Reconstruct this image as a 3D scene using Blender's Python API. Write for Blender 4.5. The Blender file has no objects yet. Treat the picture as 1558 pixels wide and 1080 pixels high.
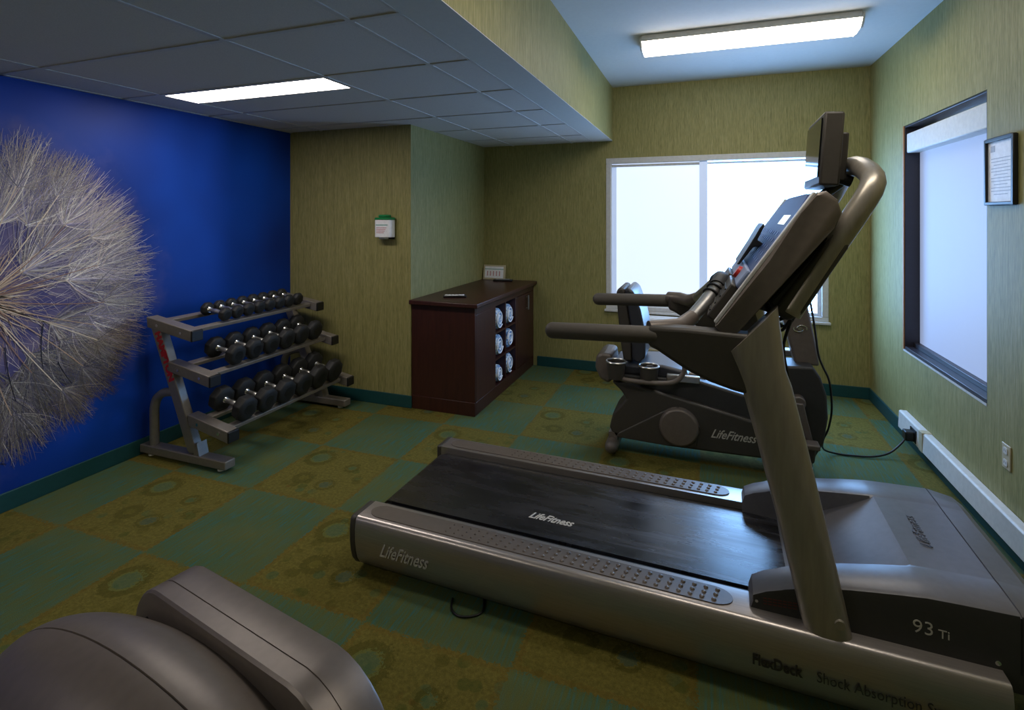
import bpy, bmesh, math, random
from mathutils import Vector, Matrix, Euler
random.seed(7)
C = bpy.context.scene.collection
PI = math.pi
R = math.radians

# ------------------------------------------------------------------ materials
def new_mat(name):
    m = bpy.data.materials.new(name); m.use_nodes = True
    nt = m.node_tree
    return m, nt, nt.nodes['Principled BSDF']

def S(v):  # srgb 0-255 -> linear
    out = []
    for c in v:
        c /= 255.
        out.append(c/12.92 if c <= .04045 else ((c+.055)/1.055)**2.4)
    return tuple(out)+(1,)

def N(nt, t, **k):
    n = nt.nodes.new(t)
    for a, b in k.items(): setattr(n, a, b)
    return n

def coords(nt, scale=(1, 1, 1), kind='Object', loc=(0, 0, 0)):
    tc = N(nt, 'ShaderNodeTexCoord'); mp = N(nt, 'ShaderNodeMapping')
    mp.inputs['Scale'].default_value = scale; mp.inputs['Location'].default_value = loc
    nt.links.new(tc.outputs[kind], mp.inputs['Vector'])
    return mp.outputs['Vector']

def noise(nt, vec, scale, detail=3, rough=.5):
    n = N(nt, 'ShaderNodeTexNoise'); n.inputs['Scale'].default_value = scale
    n.inputs['Detail'].default_value = detail; n.inputs['Roughness'].default_value = rough
    if vec: nt.links.new(vec, n.inputs['Vector'])
    return n.outputs['Fac']

def ramp(nt, fac, stops, interp='LINEAR'):
    r = N(nt, 'ShaderNodeValToRGB'); r.color_ramp.interpolation = interp
    e = r.color_ramp.elements
    while len(e) < len(stops): e.new(.5)
    for el, (p, c) in zip(e, stops): el.position = p; el.color = c
    nt.links.new(fac, r.inputs['Fac'])
    return r.outputs['Color']

def mix(nt, fac, a, b, mode='MIX'):
    m = N(nt, 'ShaderNodeMix', data_type='RGBA', blend_type=mode)
    for s, v in ((0, fac), (6, a), (7, b)):
        if hasattr(v, 'is_linked'): nt.links.new(v, m.inputs[s])
        else: m.inputs[s].default_value = v
    return m.outputs[2]

def math_(nt, op, a, b=0.):
    m = N(nt, 'ShaderNodeMath', operation=op)
    for s, v in ((0, a), (1, b)):
        if hasattr(v, 'is_linked'): nt.links.new(v, m.inputs[s])
        else: m.inputs[s].default_value = v
    return m.outputs[0]

def bump(nt, b, h, strength=.2, dist=.01):
    n = N(nt, 'ShaderNodeBump'); n.inputs['Strength'].default_value = strength; n.inputs['Distance'].default_value = dist
    nt.links.new(h, n.inputs['Height']); nt.links.new(n.outputs['Normal'], b.inputs['Normal'])

def plain(name, rgb, rough=.5, metal=0., var=.06, scale=40., bmp=0., spec=.5):
    m, nt, b = new_mat(name)
    c = S(rgb)
    v = coords(nt)
    f = noise(nt, v, scale)
    col = ramp(nt, f, [(.3, tuple(x*(1-var) for x in c[:3])+(1,)), (.7, tuple(min(1, x*(1+var)) for x in c[:3])+(1,))])
    nt.links.new(col, b.inputs['Base Color'])
    b.inputs['Roughness'].default_value = rough; b.inputs['Metallic'].default_value = metal
    b.inputs['Specular IOR Level'].default_value = spec
    if bmp: bump(nt, b, noise(nt, v, scale*6), bmp, .002)
    return m

def glow(name, rgb_lin, strength, base=(200, 200, 200)):
    m, nt, b = new_mat(name)
    b.inputs['Base Color'].default_value = S(base); b.inputs['Roughness'].default_value = .6
    b.inputs['Emission Color'].default_value = tuple(rgb_lin)+(1,); b.inputs['Emission Strength'].default_value = strength
    return m

M = {}
def wallpaper():
    m, nt, b = new_mat('striated_wallpaper')
    v = coords(nt, (1, 1, .045))
    f1 = noise(nt, v, 105, 3, .6)
    v2 = coords(nt, (1, 1, .09), loc=(3, 1, 2)); f2 = noise(nt, v2, 190, 2, .6)
    c1 = ramp(nt, f1, [(.34, S((116, 114, 62))), (.5, S((145, 139, 82))), (.66, S((164, 155, 104)))])
    c2 = ramp(nt, f2, [(.36, S((120, 120, 72))), (.64, S((164, 155, 102)))])
    nt.links.new(mix(nt, .5, c1, c2), b.inputs['Base Color'])
    b.inputs['Roughness'].default_value = .62
    bump(nt, b, f2, .15, .002)
    return m
M['paper'] = wallpaper()

def mural_base():
    m, nt, b = new_mat('blue_mural_print')
    tc = N(nt, 'ShaderNodeTexCoord'); sep = N(nt, 'ShaderNodeSeparateXYZ')
    nt.links.new(tc.outputs['Object'], sep.inputs[0])
    dy = math_(nt, 'SUBTRACT', sep.outputs['Y'], 1.58); dz = math_(nt, 'SUBTRACT', sep.outputs['Z'], 1.14)
    d = math_(nt, 'SQRT', math_(nt, 'ADD', math_(nt, 'MULTIPLY', dy, dy), math_(nt, 'MULTIPLY', dz, dz)))
    v = coords(nt)
    n1 = noise(nt, v, 5, 4, .6)
    dn = math_(nt, 'ADD', d, math_(nt, 'MULTIPLY', math_(nt, 'SUBTRACT', n1, .5), .5))
    haze = ramp(nt, dn, [(.42, (1, 1, 1, 1)), (1.02, (0, 0, 0, 1))], 'EASE')
    n2 = noise(nt, v, 1.1, 2)
    blue = ramp(nt, n2, [(.3, S((3, 44, 128))), (.72, S((4, 72, 186)))])
    mau = ramp(nt, noise(nt, v, 9, 3), [(.35, S((84, 80, 132))), (.7, S((136, 122, 150)))])
    nt.links.new(mix(nt, math_(nt, 'MULTIPLY', haze, .9), blue, mau), b.inputs['Base Color'])
    b.inputs['Roughness'].default_value = .55; b.inputs['Specular IOR Level'].default_value = .3
    return m
M['mural'] = mural_base()

def vcol():
    m, nt, b = new_mat('dandelion_print')
    a = N(nt, 'ShaderNodeVertexColor', layer_name='Col')
    nt.links.new(a.outputs['Color'], b.inputs['Base Color']); b.inputs['Roughness'].default_value = .5
    return m
M['hair'] = vcol()

def carpet():
    m, nt, b = new_mat('carpet_tiles')
    tc = N(nt, 'ShaderNodeTexCoord'); sep = N(nt, 'ShaderNodeSeparateXYZ')
    nt.links.new(tc.outputs['Object'], sep.inputs[0])
    T = .6
    wob = noise(nt, coords(nt), 90, 2)
    w = math_(nt, 'MULTIPLY', math_(nt, 'SUBTRACT', wob, .5), .10)
    u = math_(nt, 'ADD', math_(nt, 'DIVIDE', math_(nt, 'ADD', sep.outputs['X'], 2.42), T), w)
    v = math_(nt, 'ADD', math_(nt, 'DIVIDE', math_(nt, 'SUBTRACT', sep.outputs['Y'], 1.68), T), w)
    fu = math_(nt, 'FLOOR', u); fv = math_(nt, 'FLOOR', v)
    par = math_(nt, 'PINGPONG', math_(nt, 'ADD', math_(nt, 'ADD', fu, fv), 40.), 1.)   # 1 on gold tiles
    lu = math_(nt, 'SUBTRACT', u, fu); lv = math_(nt, 'SUBTRACT', v, fv)
    # teal tiles: streaks along the length of the room, some gold blended in
    st = noise(nt, coords(nt, (60, 5, 1)), 1.6, 4, .65)
    st2 = noise(nt, coords(nt, (1, 1, 1), loc=(5, 2, 0)), 2.1, 3, .5)
    teal = ramp(nt, st, [(.36, S((90, 98, 52))), (.46, S((80, 100, 66))), (.56, S((70, 104, 84))), (.66, S((50, 108, 110)))])
    teal = mix(nt, ramp(nt, st2, [(.42, (.12, .12, .12, 1)), (.7, (.7, .7, .7, 1))]), teal, S((102, 104, 58)))
    # gold tiles: blotches, rings, small discs
    g0 = ramp(nt, noise(nt, coords(nt, (1, 1, 1)), 60, 3, .7), [(.3, S((92, 88, 38))), (.7, S((122, 112, 52)))])
    def disc(cx, cy, r0, r1, col_in, base, ring=None):
        dx = math_(nt, 'SUBTRACT', lu, cx); dy = math_(nt, 'SUBTRACT', lv, cy)
        d = math_(nt, 'SQRT', math_(nt, 'ADD', math_(nt, 'MULTIPLY', dx, dx), math_(nt, 'MULTIPLY', dy, dy)))
        d = math_(nt, 'ADD', d, math_(nt, 'MULTIPLY', w, .5))
        def band(a, c): 
            lo = math_(nt, 'GREATER_THAN', d, a); hi = math_(nt, 'LESS_THAN', d, c)
            return math_(nt, 'MULTIPLY', math_(nt, 'MULTIPLY', lo, hi), .55)
        out = mix(nt, band(r0, r1), base, S((74, 72, 24)))
        out = mix(nt, band(-1, r0*.8), out, col_in)
        if ring: out = mix(nt, band(r0*.8, r0), out, ring)
        return out
    vo = N(nt, 'ShaderNodeTexVoronoi'); vo.inputs['Scale'].default_value = 13.
    nt.links.new(coords(nt), vo.inputs['Vector'])
    blob = ramp(nt, vo.outputs['Distance'], [(.0, (1, 1, 1, 1)), (.33, (1, 1, 1, 1)), (.38, (0, 0, 0, 1))])
    gate = ramp(nt, noise(nt, coords(nt, loc=(9, 4, 0)), 4.2, 2), [(.46, (0, 0, 0, 1)), (.56, (.5, .5, .5, 1))])
    bl = mix(nt, 1., blob, gate, 'MULTIPLY')
    hue = ramp(nt, vo.outputs['Color'], [(.0, S((78, 76, 26))), (.42, S((70, 82, 34))), (.6, S((62, 96, 66))), (.85, S((104, 72, 26)))], 'CONSTANT')
    sp = N(nt, 'ShaderNodeRGBToBW'); nt.links.new(bl, sp.inputs[0])
    g1 = mix(nt, sp.outputs[0], g0, hue)
    g1 = disc(.20, .74, .105, .165, S((70, 104, 80)), g1, S((102, 112, 60)))
    g1 = disc(.62, .30, .07, .10, S((62, 90, 80)), g1)
    g1 = disc(.33, .34, .045, .11, S((100, 94, 34)), g1)
    g1 = disc(.66, .66, .05, .085, S((66, 100, 72)), g1)
    g1 = disc(.84, .50, .035, .05, S((70, 88, 46)), g1)
    border = math_(nt, 'GREATER_THAN', math_(nt, 'MAXIMUM', math_(nt, 'ABSOLUTE', math_(nt, 'SUBTRACT', lu, .5)), math_(nt, 'ABSOLUTE', math_(nt, 'SUBTRACT', lv, .5))), .46)
    g1 = mix(nt, math_(nt, 'MULTIPLY', border, .25), g1, S((112, 84, 30)))
    col = mix(nt, par, teal, g1)
    fine = noise(nt, coords(nt), 420, 2, .8)
    fc = ramp(nt, fine, [(.3, (.62, .62, .62, 1)), (.7, (1.15, 1.15, 1.15, 1))])
    col = mix(nt, 1., col, fc, 'MULTIPLY')
    nt.links.new(col, b.inputs['Base Color'])
    b.inputs['Roughness'].default_value = .95; b.inputs['Specular IOR Level'].default_value = .15
    bump(nt, b, fine, .5, .004)
    return m
M['carpet'] = carpet()

def brushed(name, rgb, rough=.34, metal=.85, axis=(2, 60, 60), amt=.1):
    m, nt, b = new_mat(name)
    f = noise(nt, coords(nt, axis), 6, 3, .6)
    c = S(rgb)
    nt.links.new(ramp(nt, f, [(.3, tuple(x*(1-amt) for x in c[:3])+(1,)), (.7, tuple(min(1, x*(1+amt)) for x in c[:3])+(1,))]), b.inputs['Base Color'])
    b.inputs['Metallic'].default_value = metal; b.inputs['Roughness'].default_value = rough
    return m

def woodgrain():
    m, nt, b = new_mat('dark_mahogany_laminate')
    f = noise(nt, coords(nt, (14, 14, 1.2)), 3, 5, .6)
    nt.links.new(ramp(nt, f, [(.3, S((50, 24, 20))), (.7, S((68, 34, 27)))]), b.inputs['Base Color'])
    b.inputs['Roughness'].default_value = .36
    return m

def beltmat():
    m, nt, b = new_mat('running_belt_rubber')
    f = noise(nt, coords(nt, (2.2, 9, 1)), 1.6, 4, .6)
    nt.links.new(ramp(nt, f, [(.35, S((26, 26, 30))), (.7, S((44, 42, 46)))]), b.inputs['Base Color'])
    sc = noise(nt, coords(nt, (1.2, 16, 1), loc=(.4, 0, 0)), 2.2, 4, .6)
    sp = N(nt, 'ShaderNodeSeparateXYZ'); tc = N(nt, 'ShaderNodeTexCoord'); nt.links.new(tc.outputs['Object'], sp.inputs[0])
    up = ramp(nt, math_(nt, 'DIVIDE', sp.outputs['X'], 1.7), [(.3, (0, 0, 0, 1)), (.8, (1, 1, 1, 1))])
    wear_sheen = mix(nt, 1., ramp(nt, sc, [(.45, (0, 0, 0, 1)), (.68, (.6, .6, .6, 1))]), up, 'MULTIPLY')  # scuff streaks; bluish tint and front weighting paint in the window's reflection
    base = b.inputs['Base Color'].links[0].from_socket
    nt.links.new(mix(nt, wear_sheen, base, S((96, 98, 108))), b.inputs['Base Color'])
    r = ramp(nt, f, [(.3, (.20,)*3+(1,)), (.7, (.34,)*3+(1,))])
    b.inputs['Specular IOR Level'].default_value = .75
    nt.links.new(r, b.inputs['Roughness'])
    bump(nt, b, noise(nt, coords(nt), 500, 2), .15, .001)
    return m

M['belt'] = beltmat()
M['wood'] = woodgrain()
M['silver'] = brushed('warm_silver_frame', (174, 167, 163), .33, .75)
M['champagne'] = brushed('champagne_upright', (164, 157, 146), .34, .55, (8, 8, 1))
M['taupe'] = plain('taupe_plastic', (112, 103, 96), .40, .25)
M['taupe_dark'] = plain('dark_taupe_plastic', (62, 58, 53), .5)
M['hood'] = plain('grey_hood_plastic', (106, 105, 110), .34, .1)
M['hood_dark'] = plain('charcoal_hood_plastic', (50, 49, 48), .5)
M['grip'] = plain('soft_grip_rubber', (84, 79, 74), .6, bmp=.1)
M['black'] = plain('black_plastic', (20, 20, 22), .45)
M['rubber'] = plain('black_rubber', (30, 30, 30), .6, bmp=.15)
M['chrome'] = plain('chrome', (225, 225, 228), .18, 1.)
M['steel'] = plain('knurled_steel', (190, 188, 184), .3, .9, bmp=.2)
M['rackpaint'] = plain('grey_rack_paint', (138, 131, 124), .36, .35)
M['rackred'] = plain('red_print', (186, 34, 44), .5)
M['white'] = plain('white_paint', (214, 214, 210), .5)
M['beige'] = plain('beige_plastic', (190, 180, 150), .5)
M['logo'] = plain('pale_logo_print', (196, 192, 184), .4)
M['darkprint'] = plain('dark_logo_print', (46, 42, 38), .5)
M['base'] = plain('teal_vinyl_base', (24, 72, 74), .45)
M['trimwhite'] = plain('white_trim', (205, 205, 205), .5)
M['ceilpaint'] = plain('matte_white_ceiling', (206, 206, 204), .8, var=.02)
M['tile'] = plain('mineral_ceiling_tile', (212, 208, 206), .9, var=.07, scale=220, bmp=.3)
M['tbar'] = plain('tbar_metal', (200, 198, 198), .5)
M['darkframe'] = plain('dark_bronze_frame', (44, 42, 50), .4)
M['oaktrim'] = plain('tan_corner_trim', (176, 128, 80), .5)
M['padblue'] = plain('bike_seat_vinyl', (52, 54, 62), .35)
M['paperwhite'] = plain('white_paper', (242, 243, 248), .6)
M['greenplastic'] = plain('green_plastic', (20, 128, 70), .4)
M['ink'] = plain('grey_ink', (180, 186, 198), .7)
M['pinkink'] = plain('pink_ink', (206, 160, 164), .7)
M['tealink'] = plain('teal_ink', (90, 160, 150), .7)
M['screen'] = plain('screen_glass', (16, 18, 24), .08)
M['overlay'] = plain('console_overlay', (50, 70, 120), .55, spec=.3)
M['overlay_pale'] = plain('pale_console_panel', (128, 142, 176), .5, spec=.3)
M['overlay_key'] = plain('console_keys', (70, 94, 148), .5, spec=.3)
M['warnred'] = plain('faded_red_print', (96, 42, 36), .6)
M['red'] = plain('red_button', (190, 40, 36), .4)
def towelmat():
    m, nt, b = new_mat('blue_white_towel')
    f = noise(nt, coords(nt, (1, 1, 1)), 26, 3, .7)
    nt.links.new(ramp(nt, f, [(.38, S((60, 104, 168))), (.5, S((150, 182, 214))), (.6, S((232, 236, 240)))]), b.inputs['Base Color'])
    b.inputs['Roughness'].default_value = .95; bump(nt, b, noise(nt, coords(nt), 300), .5, .004)
    return m
M['towel'] = towelmat()
def glassm():
    m, nt, b = new_mat('window_glass')
    b.inputs['Base Color'].default_value = (.9, .95, 1, 1); b.inputs['Roughness'].default_value = .02
    b.inputs['Transmission Weight'].default_value = 1.; b.inputs['IOR'].default_value = 1.45
    return m
M['glass'] = glassm()
M['lcd'] = glow('brightened_display', (.75, .9, 1.), .5)  # glow added to the white LCD, which looked brown without it
M['lamp'] = glow('fluorescent_diffuser', (1., .92, .84), 9.5)
M['lamp2'] = glow('wrap_lens', (1., .90, .77), 7.0)
M['winL'] = glow('backlit_shade_left', (.64, .77, 1.), .56)
M['winM'] = glow('backlit_shade_over_mullion', (.45, .62, 1.), .30)
M['winR'] = glow('backlit_shade_right', (.25, .52, 1.), 7.8)
M['winS'] = glow('backlit_shade_side', (.46, .58, .92), .27, (130, 136, 150))

# ------------------------------------------------------------------ mesh builder
class MB:
    def __init__(s, off=(0, 0, 0)): s.bm = bmesh.new(); s.o = Vector(off)
    def v(s, p): return s.bm.verts.new(Vector(p)-s.o)
    def face(s, vs):
        try: return s.bm.faces.new(vs)
        except ValueError: return None
    def box(s, a, b, rot=None, piv=None):
        a = Vector(a); b = Vector(b)
        pts = [Vector((x, y, z)) for x in (a.x, b.x) for y in (a.y, b.y) for z in (a.z, b.z)]
        if rot is not None:
            piv = Vector(piv) if piv is not None else (a+b)/2
            pts = [rot @ (p-piv)+piv for p in pts]
        q = [s.v(p) for p in pts]
        for f in ((0, 1, 3, 2), (4, 6, 7, 5), (0, 4, 5, 1), (2, 3, 7, 6), (0, 2, 6, 4), (1, 5, 7, 3)): s.face([q[i] for i in f])
        return s
    def loft(s, secs, cap=True, closed=True, ring=False):
        rows = [[s.v(p) for p in sec] for sec in secs]
        n = len(rows[0]); m = len(rows)
        for i in range(m if ring else m-1):
            a, b = rows[i], rows[(i+1) % m]
            for j in range(n if closed else n-1):
                s.face([a[j], a[(j+1) % n], b[(j+1) % n], b[j]])
        if cap and not ring: s.face(rows[0][::-1]); s.face(rows[-1])
        return s
    def prism(s, poly, axis, lo, hi):
        def P(p, t):
            return {'x': (t, p[0], p[1]), 'y': (p[0], t, p[1]), 'z': (p[0], p[1], t)}[axis]
        return s.loft([[P(p, lo) for p in poly], [P(p, hi) for p in poly]])
    def tube(s, path, r, n=14, cap=True, ry=None, ring=False):
        path = [Vector(p) for p in path]; secs = []; up = None
        for i, p in enumerate(path):
            if ring: t = path[(i+1) % len(path)]-path[i-1]
            else: t = (path[min(i+1, len(path)-1)]-path[max(i-1, 0)])
            t.normalize()
            if up is None:
                up = Vector((0, 0, 1)) if abs(t.z) < .9 else Vector((0, 1, 0))
            side = t.cross(up).normalized(); up = side.cross(t).normalized()
            rr = r[i] if isinstance(r, (list, tuple)) else r
            r2 = rr if ry is None else ry
            secs.append([p+side*rr*math.cos(2*PI*k/n)+up*r2*math.sin(2*PI*k/n) for k in range(n)])
        return s.loft(secs, cap, ring=ring)
    def cyl(s, a, b, r, r2=None, n=20): return s.tube([a, b], [r, r if r2 is None else r2], n)
    def capsule(s, a, b, r, n=16):   # rod with rounded ends
        a = Vector(a); b = Vector(b); d = (b-a).normalized()
        path = []; rr = []
        for k in range(5):
            t = k/4*PI/2; path.append(a-d*r*math.cos(t)+d*0); rr.append(max(r*math.sin(t), .0006))
        for k in range(5):
            t = k/4*PI/2; path.append(b+d*r*math.sin(t)); rr.append(max(r*math.cos(t), .0006))
        return s.tube(path, rr, n)
    def sphere(s, c, r, n=12):
        c = Vector(c); r = Vector(r) if hasattr(r, '__len__') else Vector((r, r, r))
        return s.loft([[c+Vector((r.x*max(math.sin(PI*i/n), .02)*math.cos(2*PI*k/(2*n)), r.y*max(math.sin(PI*i/n), .02)*math.sin(2*PI*k/(2*n)), r.z*math.cos(PI*i/n))) for k in range(2*n)] for i in range(n+1)])
    def build(s, name, mat, parent=None, smooth=True, bevel=0, seg=2, ang=35, sub=0, kind=None, loc=None):
        bmesh.ops.remove_doubles(s.bm, verts=s.bm.verts, dist=1e-6)
        bmesh.ops.recalc_face_normals(s.bm, faces=s.bm.faces)
        me = bpy.data.meshes.new(name); s.bm.to_mesh(me); s.bm.free()
        mats = mat if isinstance(mat, (list, tuple)) else [mat]
        for mm in mats: me.materials.append(M[mm])
        if smooth:
            me.shade_smooth()
            if hasattr(me, 'set_sharp_from_angle'): me.set_sharp_from_angle(angle=R(ang))
        o = bpy.data.objects.new(name, me); C.objects.link(o)
        if loc is not None: o.location = loc
        if parent is not None: o.parent = parent
        if bevel:
            b = o.modifiers.new('bevel', 'BEVEL'); b.width = bevel; b.segments = seg; b.limit_method = 'ANGLE'; b.angle_limit = R(30)
            b.harden_normals = False
        if sub:
            d = o.modifiers.new('sub', 'SUBSURF'); d.levels = sub; d.render_levels = sub
        if kind: o['kind'] = kind
        return o

def tag(o, label, cat, group=None):
    o['label'] = label; o['category'] = cat
    if group: o['group'] = group
    return o
def thing(name, label, cat, loc=(0, 0, 0), rz=0, group=None):
    o = bpy.data.objects.new(name, None); C.objects.link(o); o.location = loc; o.rotation_euler = (0, 0, rz)
    o.empty_display_size = .1
    return tag(o, label, cat, group)

def rrect(w, h, r, n=5, cx=0, cy=0):
    pts = []
    for (sx, sy, a0) in ((1, 1, 0), (-1, 1, 90), (-1, -1, 180), (1, -1, 270)):
        for k in range(n+1):
            a = R(a0+90*k/n); pts.append((cx+sx*(w/2-r)+r*math.cos(a), cy+sy*(h/2-r)+r*math.sin(a)))
    return pts

FONT = None
def text(body, size, origin, xdir, ydir, mat, name, parent, shear=0., align='LEFT', bold=0., ext=.0006, sx=1.):
    cu = bpy.data.curves.new(name, 'FONT'); cu.body = body; cu.size = size; cu.shear = shear; cu.align_x = align
    cu.extrude = ext; cu.offset = bold; cu.resolution_u = 3
    tmp = bpy.data.objects.new(name+'_curve', cu); C.objects.link(tmp)
    dg = bpy.context.evaluated_depsgraph_get()
    me = bpy.data.meshes.new_from_object(tmp.evaluated_get(dg))
    bpy.data.objects.remove(tmp); bpy.data.curves.remove(cu)
    x = Vector(xdir).normalized(); y = Vector(ydir).normalized(); z = x.cross(y)
    mt = Matrix((x*sx, y, z)).transposed().to_4x4(); mt.translation = Vector(origin)
    me.transform(mt); me.name = name
    me.materials.clear(); me.materials.append(M[mat])
    o = bpy.data.objects.new(name, me); C.objects.link(o); o.parent = parent
    return o

# ------------------------------------------------------------------ room
XL, XR, YB, YP, XP, XS = -3.44, 1.32, 5.18, 3.68, -2.215, -.84
ZL, ZH, YF = 2.285, 2.81, -1.2
T = .12
def st(mb, name, mat, **k): return mb.build(name, mat, kind='structure', smooth=False, **k)
st(MB().box((XL-T, YF-T, -.1), (XR+.3, YB+T, 0)), 'floor', 'carpet')
st(MB().box((XL-T, YF-T, 0), (XL, YB+T, 2.95)), 'wall_left', 'mural')
st(MB().box((XL, YP, 0), (XP, YB+T, 2.95)), 'wall_partition', 'paper')
st(MB().box((XL, YF-T, 0), (XR, YF, 2.95)), 'wall_front', 'paper')
# back wall with window hole
wx0, wx1, wz0, wz1 = -.905, 1.015, .63, 2.115
mb = MB()
mb.box((XP, YB, 0), (wx0, YB+T, 2.95)).box((wx1, YB, 0), (XR, YB+T, 2.95)).box((wx0, YB, 0), (wx1, YB+T, wz0)).box((wx0, YB, wz1), (wx1, YB+T, 2.95))
st(mb, 'wall_back', 'paper')
# right wall with window hole
ry0, ry1, rz0, rz1 = 3.243, 4.393, .617, 2.176
mb = MB(); TR = .2
mb.box((XR, YF-T, 0), (XR+TR, ry0, 2.95)).box((XR, ry1, 0), (XR+TR, YB+T, 2.95)).box((XR, ry0, 0), (XR+TR, ry1, rz0)).box((XR, ry0, rz1), (XR+TR, ry1, 2.95))
st(mb, 'wall_right', 'paper')
# raised ceiling
st(MB().box((XS, YF, ZH), (XR, YB, ZH+.1)), 'ceiling', 'ceilpaint')
# beam between the two ceiling heights: papered side face, painted underside
st(MB().box((XS-.02, YF, ZL+.004), (XS, YB, ZH+.1)), 'trim_1', 'paper')
st(MB().box((-1.03, YF, ZL), (XS-.0005, YB, ZL+.0035)).box((-1.03, YF, ZL+.0035), (XS-.021, YB, ZL+.05)), 'trim_2', 'ceilpaint')
# dropped ceiling tiles with grid
xs = [XL, -3.1, -1.88, -1.25, -1.03]
ys = [1.641+.61*k for k in range(-4, 6)]
tx0, tx1, ty0, ty1 = -3.10, -1.89, 2.262, 2.512
mb = MB()
mb.box((XL, YF, ZL), (tx0, YB, ZL+.05)).box((tx1, YF, ZL), (-1.03, YB, ZL+.05)).box((tx0, YF, ZL), (tx1, ty0-3.05, ZL+.05)).box((tx0, ty1-3.05, ZL), (tx1, ty0, ZL+.05)).box((tx0, ty1, ZL), (tx1, YB, ZL+.05))
st(mb, 'ceiling', 'tile')
mb = MB()
for y in ys:
    if YF < y < YB: mb.box((XL, y-.011, ZL-.004), (-1.03, y+.011, ZL+.001))
for x in xs[1:-1]:
    y0 = YF; y1 = YB if x > XP else YP
    mb.box((x-.011, y0, ZL-.0045), (x+.011, y1, ZL+.001))
mb.box((XL, YF, ZL-.004), (XL+.022, YP, ZL+.001)).box((-1.041, YF, ZL-.003), (-1.03, YB, ZL+.001))
st(mb, 'trim_3', 'tbar')
# baseboards
bh, bt = .1, .012
st(MB().box((XL, YF, 0), (XL+bt, YP, bh)), 'baseboard_left', 'base', bevel=.004)
st(MB().box((XL+bt, YP-bt, 0), (XP+bt, YP, bh)), 'baseboard_partition', 'base', bevel=.004)
st(MB().box((XP+.6, YB-bt, 0), (XR, YB, bh)), 'baseboard_back', 'base', bevel=.004)
st(MB().box((XR-bt, YF, 0), (XR, YB-bt, bh)), 'baseboard_right', 'base', bevel=.004)

# back window
w = bpy.data.objects.new('window_1', None); C.objects.link(w); w.location = ((wx0+wx1)/2, YB, wz0); w['kind'] = 'structure'
o = w.location
fr = MB(o)
for a, b in (((wx0, YB-.004, wz1-.055), (wx1, YB+.09, wz1)), ((wx0, YB-.004, wz0), (wx1, YB+.09, wz0+.04)), ((wx0, YB-.0035, wz0+.04), (wx0+.05, YB+.0895, wz1-.055)), ((wx1-.05, YB-.0035, wz0+.04), (wx1, YB+.0895, wz1-.055))): fr.box(a, b)
fr.build('window_frame', 'trimwhite', w, bevel=.004)
MB(o).box((-.035, YB+.02, wz0+.04), (.035, YB+.09, wz1-.055)).build('mullion', 'trimwhite', w, bevel=.004)
MB(o).box((wx0+.05, YB+.075, wz0+.04), (wx1-.05, YB+.081, wz1-.055)).build('pane', 'glass', w)
MB(o).box((wx0+.045, YB+.055, wz0+.075), (-.035, YB+.06, wz1-.055)).build('shade', 'winL', w)
MB(o).box((.035, YB+.055, wz0+.04), (wx1-.05, YB+.06, wz1-.055)).build('shade', 'winR', w)
MB(o).box((-.035, YB+.017, wz0+.045), (.035, YB+.0195, wz1-.06)).build('shade_strip', 'winM', w)
MB(o).box((wx0+.05, YB+.052, wz0+.075), (wx0+.095, YB+.0545, wz1-.06)).build('shade_strip', 'winM', w)
MB(o).cyl((wx0+.05, YB+.035, wz1-.075), (wx1-.05, YB+.035, wz1-.075), .012).build('shade_roller', 'trimwhite', w)
MB(o).box((wx0-.012, YB-.03, wz0-.022), (wx1+.012, YB+.02, wz0)).build('window_sill', 'trimwhite', w, bevel=.004)
sash = MB(o)
for a, b in (((wx1-.078, YB+.03, wz0+.04), (wx1-.05, YB+.052, 1.25)), ((.5, YB+.03, wz0+.04), (wx1-.078, YB+.052, wz0+.066))): sash.box(a, b)
sash.build('sash_frame', 'trimwhite', w, bevel=.003)

# right window
w = bpy.data.objects.new('window_2', None); C.objects.link(w); w.location = (XR, (ry0+ry1)/2, rz0); w['kind'] = 'structure'
o = w.location
sd = XR+.085
fr = MB(o)
fr.box((XR+.004, ry1-.012, rz0), (sd+.03, ry1, rz1)).box((XR+.004, ry0, rz0), (sd+.03, ry0+.012, rz1)).box((XR+.004, ry0+.012, rz1-.012), (sd+.03, ry1-.012, rz1)).box((XR+.004, ry0+.012, rz0), (sd+.03, ry1-.012, rz0+.02))
fr.box((sd-.03, ry0+.012, rz0+.02), (sd+.03, ry1-.012, rz0+.05))
fr.build('window_frame', 'darkframe', w, bevel=.003)
MB(o).box((XR-.003, ry1-.004, rz0-.005), (XR+.012, ry1+.012, rz1)).build('corner_trim', 'oaktrim', w)
MB(o).box((XR-.003, ry0, rz0-.012), (XR+.012, ry1, rz0)).build('window_sill', 'trimwhite', w)
MB(o).box((sd+.02, ry0+.012, rz0+.05), (sd+.026, ry1-.012, rz1-.012)).build('pane', 'glass', w)
MB(o).box((sd, ry0+.014, rz0+.052), (sd+.004, ry1-.03, rz1-.09)).build('shade', 'winS', w)
MB(o).box((XR+.012, ry0+.014, rz1-.19), (sd+.012, ry1-.014, rz1-.055)).build('shade_valance', 'white', w, bevel=.008)

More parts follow.
